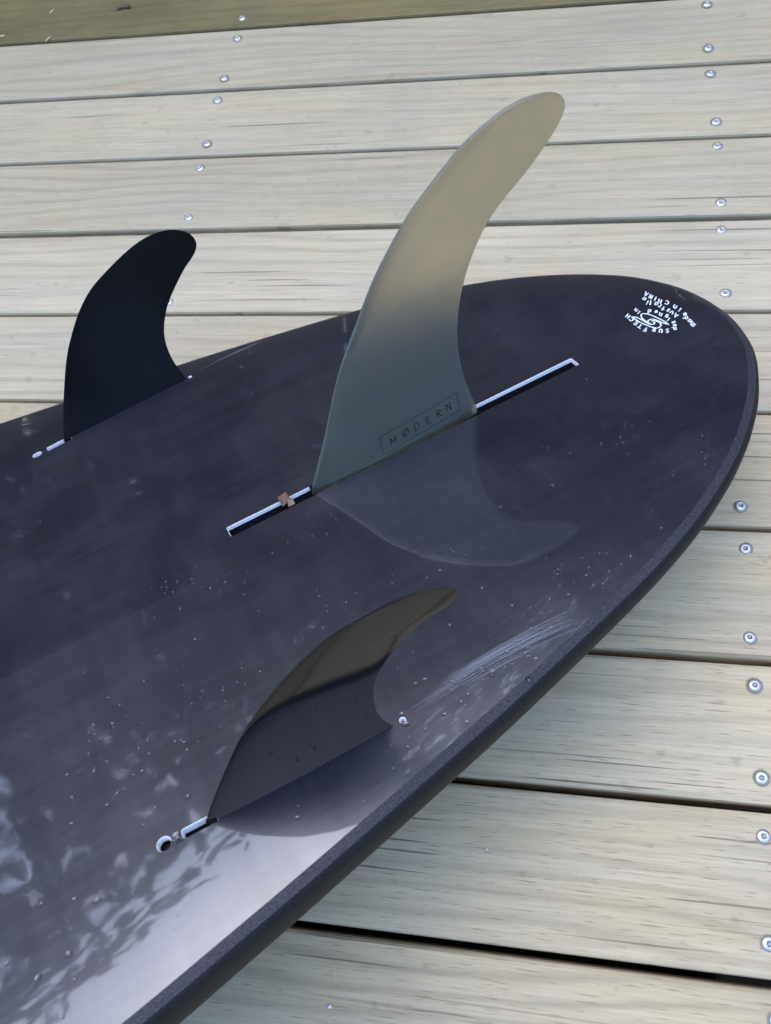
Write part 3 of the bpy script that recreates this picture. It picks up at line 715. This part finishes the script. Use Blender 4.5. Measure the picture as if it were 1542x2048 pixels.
straw('yellow straw seed lying across the far plank gap', -.6709, .0015, 60, .009)
straw('yellow straw seed at the left edge by the damp plank edge', -.7290, .0110, 15, .007, .001)
def grit(label, x, y, r):
    bm = bmesh.new(); bmesh.ops.create_icosphere(bm, subdivisions=1, radius=r)
    for v_ in bm.verts: v_.co *= rng.uniform(.7, 1.2); v_.co.z = v_.co.z * .6 + r * .4
    o = link('grit', bm_mesh('grit', bm), M['white_grit']); o.location = (x, y, .0002); tag(o, label, 'grit', 'white specks on the near planks')
grit('white speck on the nearest plank at the bottom edge', -.241, -.8498, .0012)
grit('white speck on the second nearest plank beside the board rail', -.1572, -.7572, .0007)

# ------------------------------------------------------------------ garden beyond the deck (mirrored in the wet gloss)
t = NT('paling_timber'); n_ = t.noise(t.coords((30, 30, 2)), 1.0, 3.0)
t.l.new(t.mix(t.range(n_, .3, .7), (0.10, 0.075, 0.055), (0.16, 0.125, 0.095)), t.b.inputs['Base Color']); t.set(Roughness=.85); M['paling'] = t.m
pv = [(-.0745, -.011, 0), (.0745, -.011, 0), (.0745, .011, 0), (-.0745, .011, 0), (-.0745, -.011, 1.9), (.0745, -.011, 1.9), (.0745, .011, 1.9), (-.0745, .011, 1.9), (0, -.011, 1.94), (0, .011, 1.94)]
pm = mesh('paling', pv, [(3, 2, 1, 0), (0, 1, 5, 8, 4), (2, 3, 7, 9, 6), (1, 2, 6, 5), (3, 0, 4, 7), (5, 6, 9, 8), (8, 9, 7, 4)]); pm.materials.append(M['paling'])
def fence_run(loc, rz, n, label):
    fence = empty('garden_fence', loc); fence.rotation_euler = (0, 0, R(rz)); tag(fence, label, 'fence', 'garden fence runs')
    for i in range(n):
        o = bpy.data.objects.new('paling', pm); C.objects.link(o); o.parent = fence; o.location = (i * .146, (i % 2) * .024 + rng.normal(0, .0004), rng.normal(0, .012)); o.rotation_euler = (0, rng.normal(0, .004), 0)
fence_run((-6.2, 2.9, -.42), 0, 66, 'brown paling fence beyond the far planks, mirrored in the board')
fence_run((3.4, 2.9, -.42), -90, 46, 'brown paling fence added unseen right of the deck to darken fin reflections')  # this run and the next are added out of view to darken fin reflections
fence_run((3.4, -3.75, -.42), 180, 66, 'brown paling fence added unseen behind the near planks to darken fin reflections')
t = NT('tree_leaf'); oi = t.noise(t.coords((1, 1, 1)), 6.0, 2.0)
t.l.new(t.mix(t.range(oi, .3, .7), (0.035, 0.055, 0.018), (0.085, 0.105, 0.035)), t.b.inputs['Base Color']); t.set(Roughness=.6); M['leaf'] = t.m
M['bark'] = simple('bark', (0.09, 0.07, 0.055), 0.9)
def crown_mesh(seed, per=420, big=1.0):
    r_ = np.random.default_rng(seed); v, f = [], []
    lobes = [(r_.normal(0, .62), r_.normal(0, .62), z_, r_.uniform(.5, .8)) for z_ in np.linspace(-2.1, .8, 30)]
    for x, y, z, rad in lobes:
        for _ in range(per if z > -.35 else 420):
            d = r_.normal(0, 1, 3); d /= np.linalg.norm(d); p_ = np.array([x, y, z]) + d * rad * r_.uniform(.55, 1.05) ** .7
            a = r_.normal(0, 1, 3); a /= np.linalg.norm(a); b = np.cross(a, r_.normal(0, 1, 3)); b /= np.linalg.norm(b); sz = big if z > -.35 else 1.0; l, w = r_.uniform(.05, .09) * sz, r_.uniform(.02, .038) * sz * sz
            b0 = len(v); v += [p_ - a * l, p_ + b * w, p_ + a * l, p_ - b * w]; f.append((b0, b0 + 1, b0 + 2, b0 + 3))
    me = mesh('crown', v, f); me.materials.append(M['leaf']); return me
def trunk_mesh(seed):
    r_ = np.random.default_rng(seed); v, f = [], []
    def limb(a, b, r0, r1):
        a, b = Vector(a), Vector(b); ax = (b - a).normalized(); q = ax.orthogonal().normalized(); w = ax.cross(q); b0 = len(v); n = 8
        for k in range(4):
            u_ = k / 3; c_ = a.lerp(b, u_) + q * .05 * math.sin(u_ * 3) ; rr = r0 + (r1 - r0) * u_
            for j in range(n): t_ = 2 * math.pi * j / n; v.append(c_ + q * rr * math.cos(t_) + w * rr * math.sin(t_))
        for k in range(3): f.extend((b0 + k * n + j, b0 + k * n + (j + 1) % n, b0 + (k + 1) * n + (j + 1) % n, b0 + (k + 1) * n + j) for j in range(n))
    limb((0, 0, -4.2), (0, 0, -.3), .13, .09)
    for _ in range(6): limb((0, 0, r_.uniform(-1.2, -.3)), (r_.normal(0, .6), r_.normal(0, .6), r_.uniform(.1, .9)), .06, .015)
    me = mesh('trunk', v, f); me.materials.append(M['bark']); return me
crowns = [crown_mesh(k) for k in (1, 2, 3)]; loose = [crown_mesh(k, 72, 1.5) for k in (4, 5, 6)]; trunks = [trunk_mesh(k) for k in (1, 2, 3)]
TREES = [(-92, 4.6, 2.9), (-70, 4.7, 3.45), (-53, 4.8, 3.45), (-35, 5.0, 3.8), (-17, 5.0, 4.2), (1, 4.9, 4.15), (19, 5.0, 3.7), (38, 5.2, 2.7)]
TW = ['far left', 'second from the left', 'third from the left', 'fourth from the left', 'fourth from the right', 'third from the right', 'second from the right', 'far right']
for i, (az, ds, h) in enumerate(TREES):
    T_ = empty('garden_tree', (-.25 + ds * math.sin(R(az)), -.6 + ds * math.cos(R(az)), h - .1)); T_.rotation_euler = (0, 0, i * 1.3); T_.scale = (1.2, 1.2, 1.25)
    tag(T_, 'leafy garden tree behind the fence, %s in the row' % TW[i], 'tree', 'garden trees behind the fence')
    for nm, ms in (('crown', loose if i in (1, 2, 3) else crowns), ('trunk', trunks)):
        o = bpy.data.objects.new(nm, ms[i % 3]); C.objects.link(o); o.parent = T_
